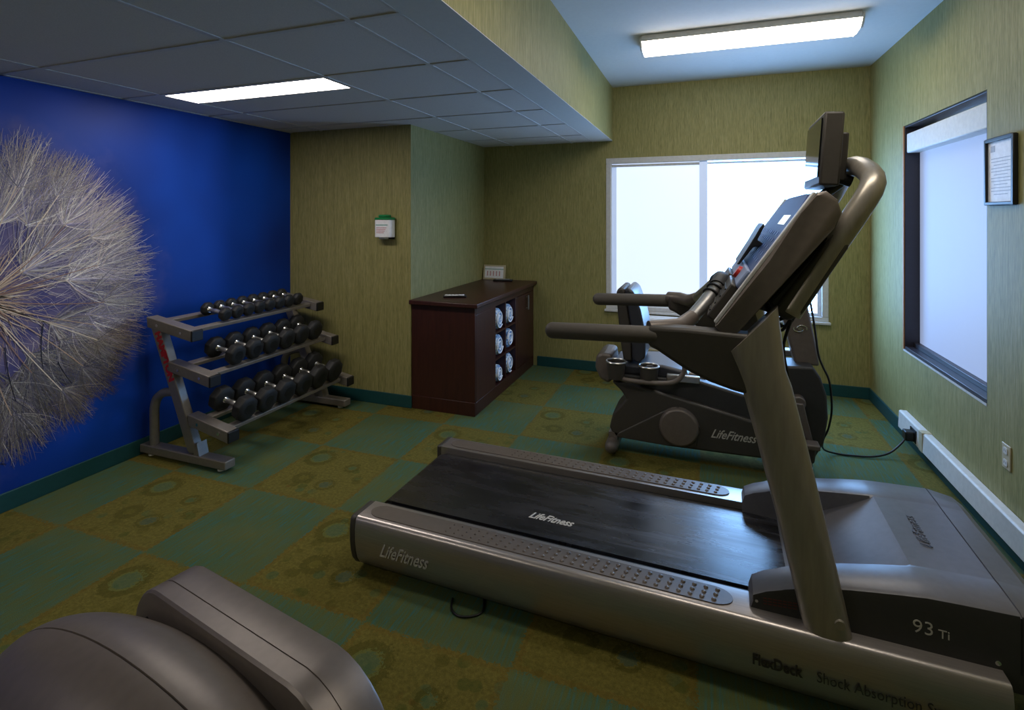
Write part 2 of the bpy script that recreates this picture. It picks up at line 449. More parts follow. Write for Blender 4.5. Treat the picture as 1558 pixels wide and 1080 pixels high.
# ------------------------------------------------------------------ mural dandelion on the blue wall
def dandelion():
    bm = bmesh.new(); lay = bm.loops.layers.float_color.new('Col')
    cy, cz = 1.56, 1.12
    X0 = XL+.0015
    def stroke(pts, w0, w1, col, dx):
        if math.hypot(pts[-1][0]-cy, pts[-1][1]-cz) > .99: return
        n = len(pts); vs = []
        for i, (y, z) in enumerate(pts):
            a = pts[max(i-1, 0)]; b = pts[min(i+1, n-1)]
            ty, tz = b[0]-a[0], b[1]-a[1]; L = math.hypot(ty, tz) or 1
            wd = w0+(w1-w0)*i/(n-1)
            ny, nz = -tz/L*wd/2, ty/L*wd/2
            vs.append((bm.verts.new((X0+dx, y+ny, z+nz)), bm.verts.new((X0+dx, y-ny, z-nz))))
        for i in range(n-1):
            f = bm.faces.new((vs[i][0], vs[i+1][0], vs[i+1][1], vs[i][1]))
            for l in f.loops: l[lay] = col
    def curve(y, z, a, L, bend, n=5):
        pts = [(y, z)]
        for k in range(n):
            y += math.cos(a)*L/n; z += math.sin(a)*L/n; a += bend/n; pts.append((y, z))
        return pts
    pal = [(222, 212, 204), (240, 230, 220), (204, 192, 202), (184, 174, 200), (250, 242, 232), (158, 150, 184), (214, 194, 182)]
    warm = [(226, 204, 180), (200, 170, 144), (238, 222, 200), (160, 124, 104)]
    hubs = []
    fixed = [(1.897, 1.661), (2.067, 1.425), (2.10, 1.247), (1.716, 1.701), (1.93, 1.50), (1.98, .898), (1.78, .70), (2.10, .80), (1.83, 1.36), (2.14, 1.03), (1.62, 1.50), (1.60, .66), (1.95, 1.18), (1.87, .95), (2.02, .66), (1.74, 1.25), (1.92, .56), (1.70, .5)]
    for p in fixed: hubs.append(p)
    for k in range(34):
        a = R(95+175*random.random()); r = random.uniform(.3, .6); hubs.append((cy+r*math.cos(a), cz+r*math.sin(a)))
    for k in range(20):
        a = R(random.uniform(-88, 95)); r = random.uniform(.36, .6); hubs.append((cy+r*math.cos(a), cz+r*math.sin(a)))
    for hi, (y, z) in enumerate(hubs):
        A = math.atan2(z-cz, y-cy); rr = math.hypot(y-cy, z-cz)
        c = S(random.choice(warm)); b = random.uniform(-.3, .3)
        ang = math.atan2(z-cz, y-cy)-b/2
        if hi < len(fixed) or random.random() < .3: stroke(curve(cy, cz, ang, rr*1.01, b, 7), .006, .004, c, .0035)
        nh = 110 if hi < len(fixed) else 46
        tot = 1. if hi < len(fixed) else .9
        dim = random.random() < .45
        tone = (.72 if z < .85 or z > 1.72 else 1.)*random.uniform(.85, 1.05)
        for k in range(nh):
            sp = random.uniform(-1.25, 1.25) if random.random() < .6 else random.gauss(0, .6)
            L = max(.08, (.93-rr)*random.uniform(.55, 1.08))*(1-.18*abs(sp))*tot
            c = random.choice(pal[2:] if dim else pal)
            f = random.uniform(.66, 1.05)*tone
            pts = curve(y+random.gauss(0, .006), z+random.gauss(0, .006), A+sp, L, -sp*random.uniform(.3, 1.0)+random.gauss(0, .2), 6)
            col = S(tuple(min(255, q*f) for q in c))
            dx = random.uniform(0, .003)
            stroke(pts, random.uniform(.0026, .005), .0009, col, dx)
            for q in range(5):
                j = random.randint(1, 5); py, pz = pts[j]
                stroke(curve(py, pz, A+sp+random.choice((-1, 1))*random.uniform(.3, .9), random.uniform(.02, .06), 0, 1), .0015, .0005, S(tuple(min(255, q2*f*.9) for q2 in c)), dx)
    # swirly receptacle fluff
    for k in range(900):
        a = random.uniform(0, 2*PI); r = abs(random.gauss(0, .3))+.05
        y, z = cy+r*math.cos(a), cz+r*math.sin(a)
        stroke(curve(y, z, a+random.gauss(0, .5), random.uniform(.04, .2), random.gauss(0, .6), 3), .0018, .0005, S(random.choice(pal if r > .25 else warm)), random.uniform(0, .003))
    for k in range(60):
        a = random.uniform(0, 2*PI)
        stroke(curve(cy, cz, a, random.uniform(.12, .3), random.gauss(0, .3), 4), .009, .003, S(random.choice(warm)), .0036)
    # dark drooping bits of the picture
    for (y, z, a, L, b) in ((1.57, .42, -2.0, .14, -1.2), (1.63, .52, -1.5, .18, -.9), (1.62, .26, .0, .05, -.8), (1.83, .95, -1.7, .25, .3), (1.66, .86, -1.5, .3, .2), (1.9, .72, -1.2, .16, .2)):
        stroke(curve(y, z, a, L, b, 6), .006, .003, S((26, 24, 40)), .0037)
    me = bpy.data.meshes.new('dandelion_mural'); bm.to_mesh(me); bm.free(); me.materials.append(M['hair'])
    o = bpy.data.objects.new('trim_4', me); C.objects.link(o); o['kind'] = 'structure'
dandelion()

# ------------------------------------------------------------------ lamps
def troffer(tx0, tx1, ty0, ty1, label):
    t = thing('ceiling_light', label, 'ceiling light', ((tx0+tx1)/2, (ty0+ty1)/2, ZL))
    o = t.location
    f = MB(o)
    for a, b in (((tx0, ty0, ZL-.003), (tx1, ty0+.012, ZL+.045)), ((tx0, ty1-.012, ZL-.003), (tx1, ty1, ZL+.045)), ((tx0, ty0+.012, ZL-.003), (tx0+.012, ty1-.012, ZL+.045)), ((tx1-.012, ty0+.012, ZL-.003), (tx1, ty1-.012, ZL+.045))): f.box(a, b)
    f.build('frame', 'tbar', t)
    MB(o).box((tx0+.012, ty0+.012, ZL), (tx1-.012, ty1-.012, ZL+.006)).build('diffuser', 'lamp', t)
troffer(tx0, tx1, ty0, ty1, 'recessed fluorescent troffer glowing in the low tiled ceiling in view')
troffer(tx0, tx1, ty0-3.05, ty1-3.05, 'second recessed troffer in the low tiled ceiling nearer the viewer')

fx0, fx1, fy0, fy1 = -.42, .93, 3.75, 4.02
def wrap_light(fx0, fx1, fy0, fy1, label):
    t = thing('ceiling_light', label, 'ceiling light', ((fx0+fx1)/2, (fy0+fy1)/2, ZH))
    o = t.location
    prof = [(fy0, ZH-.042), (fy0+.012, ZH-.068), (fy0+.045, ZH-.088), ((fy0+fy1)/2, ZH-.096), (fy1-.045, ZH-.088), (fy1-.012, ZH-.068), (fy1, ZH-.042)]
    MB(o).prism(prof, 'x', fx0+.012, fx1-.012).build('lens', 'lamp2', t, ang=60)
    MB(o).box((fx0+.014, fy0-.003, ZH-.042), (fx1-.014, fy1+.003, ZH)).build('housing', 'white', t, bevel=.004)
    cap = [(fy0-.004, ZH-.012), (fy0-.004, ZH-.03), (fy0+.01, ZH-.070), (fy0+.044, ZH-.094), ((fy0+fy1)/2, ZH-.102), (fy1-.044, ZH-.094), (fy1-.01, ZH-.070), (fy1+.004, ZH-.03), (fy1+.004, ZH-.012)]
    for x in (fx0, fx1-.014): MB(o).prism(cap, 'x', x, x+.014).build('end_cap', 'white', t, bevel=.002)
wrap_light(fx0, fx1, fy0, fy1, 'surface mounted wraparound light on the raised painted ceiling in view')
wrap_light(-.42, .93, 1.55, 1.82, 'second wraparound light on the raised ceiling nearer the viewer')

# ------------------------------------------------------------------ treadmill
W = .885
tm = thing('treadmill', 'large grey treadmill with dark belt and television on its console', 'treadmill', (-1.408, 1.886, 0), R(-1.6))
mir = lambda b: W-b
def rail(mirror, a0, a1, grow=0):
    g = grow
    pr = [(.14, .25), (.02, .251), (.008-g, .247+g), (.001-g, .236+g), (-.005-g, .20), (-.004-g, .15), (.002-g, .105), (.012-g, .07-g*.5), (.03, .04-g*.5), (.055, .024), (.09, .018), (.14, .018)]
    if mirror: pr = [(W-b, z) for b, z in pr]
    return MB().prism(pr, 'x', a0, a1)
for mi in (False, True):
    ro = rail(mi, 0, 2.21).build('side_rail', 'silver', tm, ang=50)
    rail(mi, -.028, 0, .003).build('end_cap', 'taupe_dark', ro, bevel=.006, ang=50)
    b0, b1 = (.03, .118) if not mi else (W-.118, W-.03)
    cb = (b0+b1)/2; hw = (b1-b0)/2
    poly = []
    for k in range(13): a = R(90+180*k/12); poly.append((.034+.06+.06*math.cos(a), cb+hw*math.sin(a)))
    for k in range(13): a = R(-90+180*k/12); poly.append((1.50-.06+.06*math.cos(a), cb+hw*math.sin(a)))
    pad = MB().prism(poly, 'z', .2505, .2545)
    for i in range(28):
        a = .42+i*.038; f = min(1, .35+i*.05)
        for j in (-1, 0, 1):
            c = Vector((a+.006*j, cb+j*.026, .2545)); r = .0085*f
            pad.loft([[c+Vector((r*s*math.cos(q*PI/4), r*s*math.sin(q*PI/4), h)) for q in range(8)] for s, h in ((1, 0), (.85, .003), (.5, .0045), (.08, .005))])
    pad.build('foot_pad', 'taupe', ro, ang=60)
# deck, belt
MB().box((.03, .14, .05), (1.9, W-.14, .205)).build('deck', 'black', tm)
bp = []
for k in range(9):
    a = R(90+180*k/8); bp.append((.03+.032*math.cos(a), .193+.032*math.sin(a)))
bp += [(1.72, .161), (1.72, .225)]
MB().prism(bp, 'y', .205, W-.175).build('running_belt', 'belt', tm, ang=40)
for b0, b1 in ((.1405, .195), (W-.165, W-.1405)):
    MB().box((.035, b0, .205), (1.62, b1, .2195)).build('belt_guide', 'rubber', tm, bevel=.004)
MB().cyl((.03, .142, .19), (.03, W-.142, .19), .024).build('rear_roller', 'black', tm)
# motor hood: loft across the width for each station
Hs = [(1.552, .264), (1.562, .296), (1.60, .317), (1.645, .333), (1.655, .338), (1.70, .352), (1.76, .369), (1.836, .384), (1.95, .401), (2.024, .4105), (2.036, .412), (2.12, .415), (2.2505, .418), (2.2515, .413), (2.2545, .413), (2.2555, .418), (2.33, .411), (2.36, .39), (2.375, .34), (2.378, .255)]
secs = []
for i, (a, z) in enumerate(Hs):
    e = 0 if a < 2.26 else (a-2.255)*.35
    b0, b1 = .062+e, W-.062-e
    if a > 2.035: bi = .215; zr = z
    else:
        bi = .165+.05*max(0, (a-1.552)/.48)
        tt = (a-1.70)/(2.028-1.70); zr = .216 if tt < 0 else .228+(z-.006-.228)*tt**.9
        zr = min(zr, z)
    def sec(lo):
        return [(a, b0, .195), (a, b0, z-.022), (a, b0+.004, z-.006), (a, b0+.016, z), (a, bi-.012, z+.002), (a, bi, z-.001 if zr < z else z), (a, bi+.006, zr), (a, .30, zr-.0), ]
    L = sec(0)
    Rr = [(a, W-q[1], q[2]) for q in L[::-1]]
    Rr = [(a, b1 if abs(q[1]-(W-b0)) < 1e-6 else q[1], q[2]) for q in Rr]
    secs.append(L+Rr)
hd = MB(); hd.loft(secs)
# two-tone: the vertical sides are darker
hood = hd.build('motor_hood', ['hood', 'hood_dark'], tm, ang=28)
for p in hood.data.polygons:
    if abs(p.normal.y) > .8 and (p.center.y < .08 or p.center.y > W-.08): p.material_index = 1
MB().box((2.251, .0605, .25), (2.255, .0625, .41)).build('hood_seam', 'black', hood)
text('93', .056, (1.996, .0612, .300), (1, 0, .0), (0, 0, 1), 'logo', 'model_lettering', hood, bold=-.0004)
text('Ti', .036, (2.060, .0612, .300), (1, 0, .0), (0, 0, 1), 'logo', 'model_lettering', hood)
text('LifeFitness', .048, (2.135, .34, .4185), (0, 1, 0), (-1, 0, 0), 'hood', 'logo_lettering', hood, shear=.35, ext=.0012)
MB().cyl((2.20, .0605, .268), (2.20, .064, .268), .007).build('screw', 'chrome', hood)
MB().cyl((1.572, .0605, .276), (1.572, .064, .276), .005).build('screw', 'chrome', hood)
wl = MB()
for r_ in range(3):
    for q in range(7): wl.box((1.592+q*.0145, .0608, .272+.009*r_+q*.0012), (1.603+q*.0145, .0616, .275+.009*r_+q*.0012))
wl.build('warning_print', 'warnred', hood)
text('LifeFitness', .076, (.125, -.0064, .118), (1, .0, 0), (0, 0, 1), 'logo', 'logo_lettering', tm, shear=.55, bold=.0008, sx=.72)
text('FlexDeck', .047, (1.555, -.0060, .118), (1, 0, .0), (0, 0, 1), 'darkprint', 'side_lettering', tm, bold=.0015, sx=.78)
text('Shock Absorption System', .047, (1.735, -.0060, .118), (1, 0, .0), (0, 0, 1), 'hood_dark', 'side_lettering', tm, sx=.78)
text('LifeFitness', .064, (.675, .318, .2254), (1, 0, 0), (0, 1, 0), 'logo', 'logo_lettering', tm, shear=.5, bold=.0014, sx=.72)
# uprights
def sect(a, b, z, wa, wb, n=28, e=2.6):
    out = []
    for k in range(n):
        t = 2*PI*k/n; c, s_ = math.cos(t), math.sin(t)
        out.append((a+wa/2*math.copysign(abs(c)**(2/e), c), b+wb/2*math.copysign(abs(s_)**(2/e), s_), z))
    return out
for mi in (False, True):
    f_ = (lambda b: W-b) if mi else (lambda b: b)
    st_ = [(1.782, .222, .115, .07), (1.776, .235, .132, .086), (1.768, .27, .136, .09), (1.740, .40, .138, .092), (1.695, .60, .142, .092), (1.648, .80, .147, .092), (1.598, 1.0, .154, .092), (1.580, 1.05, .155, .092), (1.556, 1.195, .155, .090)]
    us = [sect(a, f_(.052), z, wa, wb) for a, z, wa, wb in st_]
    us[-1] = [(p[0], p[1], p[2]-.022+(p[0]-1.556)*1.1) for p in us[-1]]
    u = MB().loft(us).build('upright', 'champagne', tm, ang=60)
    MB().cyl((1.80, f_(.004), .30), (1.80, f_(.012), .30), .014, .016).build('bolt_cap', 'champagne', u)
    # handlebar arm shell
    arm = [(1.225, 1.165), (1.35, 1.167), (1.50, 1.163), (1.60, 1.16), (1.63, 1.05), (1.61, .965), (1.56, .962), (1.50, .972), (1.428, .992), (1.36, 1.02), (1.30, 1.055), (1.255, 1.083), (1.225, 1.095)]
    lo, hi = sorted((f_(.020), f_(.098)))
    sh = MB().prism(arm, 'y', lo, hi).build('handlebar_arm', 'taupe_dark', tm, bevel=.014, seg=3)
    MB().capsule((.875, f_(.045), 1.118), (1.24, f_(.045), 1.131), .031).build('handlebar_grip', 'grip', sh)
# console
side = [(1.444, 1.177), (1.485, 1.125), (1.60, 1.268), (1.795, 1.515), (1.812, 1.56), (1.80, 1.601), (1.77, 1.628), (1.747, 1.624), (1.70, 1.565), (1.60, 1.412)]
con = MB()
bs = [(.030, -.012), (.036, -.003), (.05, 0), (.065, 0), (.15, .0), (W/2, .006), (W-.15, 0), (W-.065, 0), (W-.05, 0), (W-.036, -.003), (W-.030, -.012)]
cc = Vector((1.63, 0, 1.38))
secs = []
for b, g in bs:
    q = []
    for (a, z) in side:
        v = Vector((a, 0, z))-cc; v2 = v*(1+g/v.length)
        q.append((cc.x+v2.x, b, cc.z+v2.z))
    secs.append(q)
console = con.loft(secs).build('console', 'taupe', tm, ang=40)
U1 = Vector((1.747-1.444, 0, 1.624-1.177)).normalized(); NN = Vector((-U1.z, 0, U1.x)); P0 = Vector((1.444, 0, 1.177))
def onface(mb, u0, u1, b0, b1, h0, h1, name, mat, par, **k):
    q = []
    for h in (h0, h1):
        q.append([P0+U1*u+Vector((0, b, 0))+NN*h for u, b in ((u0, b0), (u1, b0), (u1, b1), (u0, b1))])
    return mb.loft(q).build(name, mat, par, **k)
onface(MB(), .01, .535, .040, .070, .0, .012, 'edge_trim', 'trimwhite', console, bevel=.003)
onface(MB(), .01, .535, W-.070, W-.040, .0, .012, 'edge_trim', 'trimwhite', console, bevel=.003)
# display overlay with arched top
q0, q1 = [], []
ol = [(.215, .078), (.215, W-.078)]
for k in range(9):
    t_ = R(90*k/8); ol.append((.44+.095*math.sin(t_), W-.198+.12*math.cos(t_)))
for k in range(9):
    t_ = R(90-90*k/8); ol.append((.44+.095*math.sin(t_), .198-.12*math.cos(t_)))
disp = MB().loft([[P0+U1*u+Vector((0, b, 0))+NN*h for u, b in ol] for h in (.002, .011)]).build('display_panel', 'overlay', console, bevel=.002)
onface(MB(), .405, .445, .16, .36, .011, .0125, 'display_window', 'lcd', disp)
dots = MB()
dots.loft([[P0+U1*u+Vector((0, b, 0))+NN*h for u, b in ((.245, .135), (.40, .135), (.40, .77), (.245, .77))] for h in (.0102, .0108)])
for i in range(9):
    for j in range(5): 
        q = [[P0+U1*(.25+j*.028+du)+Vector((0, .14+i*.072+db, 0))+NN*h for du, db in ((0, 0), (.014, 0), (.014, .045), (0, .045))] for h in (.0105, .0122)]
        dots.loft(q)
dots.build('keypad', 'overlay_key', disp)
onface(MB(), .145, .215, .09, W-.09, .004, .022, 'control_panel', 'overlay_pale', console, bevel=.006)
c0 = P0+U1*.178+Vector((0, .30, 0))+NN*.02
MB().cyl(c0, c0+NN*.014, .026, .022).build('stop_button', 'red', console)
onface(MB(), .0, .145, .12, .40, .002, .035, 'storage_tray', 'taupe_dark', console, bevel=.006)
onface(MB(), .0, .145, .46, W-.12, .002, .035, 'storage_tray', 'taupe_dark', console, bevel=.006)
sl = MB()
for i in range(4): 
    q = [[P0+U1*(.02+i*.03+du)+Vector((0, b_, 0))+NN*h for du, b_ in ((0, .14), (.006, .14), (.006, .38), (0, .38))] for h in (.034, .0385)]
    sl.loft(q)
sl.build('tray_ribs', 'black', console)
# reading ledge
rl = MB(); q = []
for b_ in (.36, .62):
    q.append([P0+U1*u+Vector((0, b_, 0))+NN*h for u, h in ((.195, .040), (.20, .032), (.285, .030), (.30, .012), (.315, .012), (.315, .034), (.375, .044), (.38, .052), (.36, .053), (.29, .046))])
rl.loft(q).build('reading_rack', 'black', console, bevel=.003)
# console back shell and frame tube
bk = [(1.62, 1.235), (1.665, 1.20), (1.71, 1.225), (1.845, 1.455), (1.80, 1.50)]
MB().prism([(1.61, 1.262), (1.80, 1.505), (1.86, 1.51), (1.66, 1.205), (1.63, 1.22)], 'y', .10, .22).build('console_underside', 'black', console, bevel=.01)
MB().prism([(1.56, 1.22), (1.78, 1.50), (1.84, 1.50), (1.64, 1.20)], 'y', .22, W-.22).build('console_underside', 'hood_dark', console, bevel=.01)
MB().prism(bk, 'y', .09, .16).build('tube_socket', 'taupe_dark', console, bevel=.012)
MB().prism(bk, 'y', W-.16, W-.09).build('tube_socket', 'taupe_dark', console, bevel=.012)
path = [(1.675, .12, 1.225), (1.74, .12, 1.34), (1.80, .12, 1.445), (1.85, .12, 1.53), (1.885, .121, 1.592), (1.905, .128, 1.628), (1.917, .145, 1.655), (1.922, .175, 1.676), (1.922, .22, 1.695), (1.92, .30, 1.718), (1.918, .38, 1.730), (1.917, W/2, 1.733)]
path = path+[(a, W-b, z) for a, b, z in path[-2::-1]]
MB().tube(path, .036, 18).build('frame_tube', 'champagne', tm, ang=60)
# television
tv = MB().box((1.792, .265, 1.655), (1.855, .625, 1.915), Matrix.Rotation(R(4), 3, 'Y')).build('television', 'taupe_dark', tm, bevel=.008)
MB().box((1.787, .285, 1.685), (1.7915, .605, 1.895), Matrix.Rotation(R(4), 3, 'Y'), (1.8235, .445, 1.785)).build('screen', 'screen', tv)
MB().box((1.855, .34, 1.675), (1.885, .55, 1.85), Matrix.Rotation(R(4), 3, 'Y')).build('back_housing', 'taupe_dark', tv, bevel=.006)
br = MB().tube([(1.79, .445, 1.60), (1.83, .445, 1.632), (1.875, .445, 1.668), (1.905, .445, 1.70)], .018, 12).build('television_bracket', 'black', tm)
MB().cyl((1.865, .36, 1.685), (1.90, .36, 1.672), .02, n=14).build('clamp_knob', 'black', br)
MB().cyl((1.865, .40, 1.70), (1.90, .48, 1.69), .014, n=12).build('clamp_knob', 'chrome', br)
# crossbar
cb_ = [(1.225, .06, 1.15), (1.28, .09, 1.152), (1.325, .14, 1.15), (1.365, .20, 1.175), (1.41, .27, 1.225), (1.447, .335, 1.272), (1.462, .39, 1.29), (1.465, W/2, 1.293)]
cb_ = cb_+[(a, W-b, z) for a, b, z in cb_[-2::-1]]
cr = MB().tube(cb_, .025, 18).build('cross_handlebar', 'steel', tm, ang=60)
def sub(l, i0, i1): return l[i0:i1]
MB().tube(sub(cb_, 0, 4), [.027, .029, .029, .027], 16, ry=None).build('rubber_sleeve', 'taupe', cr, ang=60)
MB().tube(sub(cb_, 5, 10), .031, 16).build('grip_cover', 'rubber', cr, ang=60)
MB().tube(sub(cb_, 11, 15), [.027, .029, .029, .027], 16).build('rubber_sleeve', 'taupe', cr, ang=60)
rg = MB()
for t_ in (.0, .35): 
    p = Vector(cb_[4])+(Vector(cb_[5])-Vector(cb_[4]))*(.45+t_); d = (Vector(cb_[5])-Vector(cb_[4])).normalized()
    rg.cyl(p, p+d*.004, .0325)
rg.build('collar_ring', 'black', cr)
# cables under the console
def cable(pts, r, name, mat, par, sub_=6, off=None):
    P = [Vector(p) for p in pts]; out = []
    for i in range(len(P)-1):
        p0 = P[max(i-1, 0)]; p1 = P[i]; p2 = P[i+1]; p3 = P[min(i+2, len(P)-1)]
        for k in range(sub_):
            t = k/sub_
            out.append(.5*((2*p1)+(-p0+p2)*t+(2*p0-5*p1+4*p2-p3)*t*t+(-p0+3*p1-3*p2+p3)*t**3))
    out.append(P[-1])
    return (MB(off) if off is not None else MB()).tube(out, r, 8).build(name, mat, par, ang=80)
cable([(1.79, .50, 1.40), (1.80, .50, 1.33), (1.76, .5, 1.30), (1.80, .52, 1.285), (1.82, .52, 1.36), (1.80, .5, 1.42)], .003, 'cable', 'black', tm)
cable([(1.62, .15, 1.22), (1.65, .14, 1.16), (1.68, .13, 1.20), (1.66, .15, 1.10), (1.68, .15, .98)], .005, 'cable', 'black', tm)
cable([(1.60, .2, 1.25), (1.64, .18, 1.19), (1.70, .18, 1.22), (1.67, .22, 1.16), (1.62, .2, 1.2)], .007, 'cable', 'black', tm)
for a in (.1, 2.0):
    for b in (.12, W-.12): MB().cyl((a, b, 0), (a, b, .02), .028).build('levelling_foot', 'rubber', tm)
for b in (.12, W-.12): MB().cyl((.38, b-.03, .035), (.38, b+.03, .035), .034).build('transport_wheel', 'rubber', tm)

# ------------------------------------------------------------------ dumbbell rack
rk = thing('dumbbell_rack', 'grey three-tier dumbbell rack with red side lettering by the blue wall', 'dumbbell rack', (-3.05, 2.95, 0))
o = rk.location
def frame(y0, y1, near):
    yc = (y0+y1)/2
    p = MB(o).box((-3.425, y0, .02), (-2.69, y1, .072)).build('foot_beam', 'rackpaint', rk, bevel=.006)
    for x in (-3.36, -2.76): MB(o).cyl((x, yc, 0), (x, yc, .022), .022).build('foot_cap', 'white', p)
    post = MB(o).prism([(-3.36, .885), (-3.28, .885), (-2.935, .085), (-2.995, .072), (-3.015, .09)], 'y', y0+.01, y1-.01).build('post', 'rackpaint', rk, bevel=.005)
    MB(o).prism([(-2.925, .150), (-2.905, .072), (-2.955, .072)], 'y', y0+.004, y1-.004).build('weld_plate', 'rackpaint', post)
    cable([(-3.34, yc, .07), (-3.34, yc, .20), (-3.34, yc, .30), (-3.315, yc, .37), (-3.25, yc, .415), (-3.15, yc, .43)], .028, 'rear_leg', 'rackpaint', rk, off=o)
    for (P, nm) in ((((-3.365, .90), (-2.97, .838), (-2.97, .768), (-3.355, .832)), 'a'), (((-3.17, .632), (-2.82, .572), (-2.82, .502), (-3.16, .568)), 'b'), (((-3.0, .318), (-2.67, .256), (-2.67, .186), (-2.99, .25)), 'c')):
        a = MB(o).prism(P, 'y', y0, y1).build('shelf_arm', 'rackpaint', rk, bevel=.005)
        d = Vector((P[1][0]-P[0][0], 0, P[1][1]-P[0][1])).normalized()
        e = Vector((P[1][0], 0, (P[1][1]+P[2][1])/2))
        MB(o).prism([(P[1][0]-.002, P[1][1]+.001), (P[1][0]+.012, P[1][1]-.004), (P[1][0]+.012, P[2][1]+.002), (P[2][0]-.002, P[2][1]-.001)], 'y', y0-.001, y1+.001).build('end_cap', 'black', a, bevel=.003)
        c = Vector(((P[0][0]+P[3][0])/2, 0, (P[0][1]+P[3][1])/2))
        L = (e-c).length
        for t in (.25, .78):
            s = c+d*L*t
            MB(o).cyl((s.x, y0-.006, s.z), (s.x, y0+.001, s.z), .010, n=14).build('bolt', 'chrome', a)
    return post
post = frame(2.35, 2.425, True)
frame(3.465, 3.54, False)
dv = Vector((-2.975+3.32, 0, .085-.885)).normalized()
text('HAMPTON', .062, tuple(Vector((-3.295, 2.3592, .80))-o), tuple(dv), (dv.z*-1, 0, dv.x), 'rackred', 'side_lettering', post, bold=.0045, sx=1.08)
# lower slanted stiffener sides of the posts
tiers = []
for (x0, z0, x1, z1, nm) in ((-3.33, .885, -3.01, .835, 't1'), (-3.135, .62, -2.86, .570, 't2'), (-2.965, .305, -2.71, .255, 't3')):
    sh = MB(o)
    d = Vector((x1-x0, 0, z1-z0)).normalized(); n = Vector((-d.z, 0, d.x))
    for c in (Vector((x0+.055, 0, z0-.012)), Vector((x1-.04, 0, z1-.006))):
        q = [c-d*.026-n*.02, c+d*.026-n*.02, c+d*.026+n*.004, c-d*.026+n*.004]
        sh.loft([[(p.x, 2.43, p.z) for p in q], [(p.x, 3.46, p.z) for p in q]])
    sh.build('shelf_rails', 'rackpaint' if nm != 't1' else 'rackpaint', rk, bevel=.003)
    tiers.append((x0, z0, x1, z1, d, n))

# dumbbells: thing > handle, heads
def dumbbell(r, hl, hw, pos, tilt, label, group, first):
    t = thing('dumbbell', label, 'dumbbell', pos, 0, group)
    t.rotation_euler = (0, tilt, 0)
    h = MB().cyl((-hl/2-.004, 0, 0), (hl/2+.004, 0, 0), .0145, n=16)
    h.sphere((0, 0, 0), (hl*.33, .0175, .0175), 8)
    ho = h.build('handle', 'steel', t)
    for s in (-1, 1): MB().cyl((s*hl/2-s*.008, 0, 0), (s*hl/2, 0, 0), .019, .023).build('collar', 'chrome', ho)
    for s in (-1, 1):
        secs = []
        for dx, k in ((0, .55), (.004, .80), (.012, .97), (.02, 1.0), (hw-.02, 1.0), (hw-.012, .97), (hw-.003, .82), (hw, .62)):
            secs.append([(s*(hl/2+dx), r*k*math.cos(2*PI*(q+.5)/8), r*k*math.sin(2*PI*(q+.5)/8)) for q in range(8)])
        hdm = MB().loft(secs).build('head', 'rubber', t, bevel=.004, ang=30)
        MB().cyl((s*(hl/2+hw-.001), 0, 0), (s*(hl/2+hw+.0015), 0, 0), r*.42, n=18).build('weight_disc', 'black', hdm)
    return t
ordn = ['nearest', 'second', 'third', 'fourth', 'fifth', 'sixth', 'seventh', 'farthest']
specs = [('top', 8, 2.655, 3.325, .047, .0505, .115, .05, -3.125), ('middle', 6, 2.60, 3.335, .070, .078, .118, .066, -2.985), ('bottom', 6, 2.525, 3.36, .081, .0885, .12, .078, -2.835)]
for (nm, n, y0, y1, r0, r1, hl, hw, xc), (x0, z0, x1, z1, d, nn) in zip(specs, tiers):
    tilt = math.atan2(-(z1-z0), x1-x0)
    for i in range(n):
        y = y0+(y1-y0)*i/(n-1); r = r0+(r1-r0)*i/(n-1)
        t_ = (xc-x0)/(x1-x0); zs = z0+(z1-z0)*t_
        z = zs+r*.925+.001
        word = ordn[i] if i < n-1 else 'farthest'
        dumbbell(r, hl, hw, (xc+nn.x*(r*.925), y, z), tilt, 'black rubber dumbbell with steel handle, %s on the %s rack tier' % (word+' from the front' if word not in ('nearest', 'farthest') else word, nm), 'dumbbells on the %s tier' % nm, False)

# ------------------------------------------------------------------ towel cabinet
cx0, cx1, cy0, cy1, ct = XP, -1.655, 3.69, 5.17, .84
cab = thing('storage_cabinet', 'dark mahogany cabinet with open towel cubbies in the alcove', 'cabinet', ((cx0+cx1)/2, (cy0+cy1)/2, 0))
o = cab.location
p = .02
body = MB(o)
body.box((cx0+.002, cy0, .0), (cx1, cy0+p, ct)).box((cx0+.002, cy1-p, 0), (cx1, cy1, ct)).box((cx0+.002, cy0+p, 0), (cx0+.012, cy1-p, ct))
body.box((cx0+.012, cy0+p, 0), (cx1, cy1-p, .10)).box((cx0+.012, cy0+p, ct-.06), (cx1, cy1-p, ct))
body.box((cx0+.012, 4.10, .10), (cx1, 4.12, ct-.06)).box((cx0+.012, 4.62, .10), (cx1, 4.66, ct-.06))
body.build('body', 'wood', cab, bevel=.002)
MB(o).box((cx0, 3.645, ct), (-1.617, 5.175, ct+.035)).build('top', 'wood', cab, bevel=.006)
MB(o).box((cx0+.004, cy0-.008, .0), (cx1+.004, cy0, .105)).build('plinth', 'wood', cab, bevel=.002)
MB(o).box((cx1-.018, cy0+p, .10), (cx1+.001, 4.10, ct-.06)).build('door', 'wood', cab, bevel=.002)
dr = MB(o).box((cx1-.018, 4.662, .105), (cx1+.001, cy1-p, ct-.064)).build('door', 'wood', cab, bevel=.002)
MB(o).cyl((cx1+.025, 4.93, .62), (cx1+.025, 4.93, .76), .008, n=10).box((cx1, 4.925, .63), (cx1+.025, 4.935, .64)).box((cx1, 4.925, .74), (cx1+.025, 4.935, .75)).build('handle', 'steel', dr)
dv_ = MB(o).box((cx0+.012, 4.362, .10), (cx1-.004, 4.378, ct-.06)).build('divider', 'wood', cab)
rows = [(.10, .315), (.33, .54), (.555, .78)]
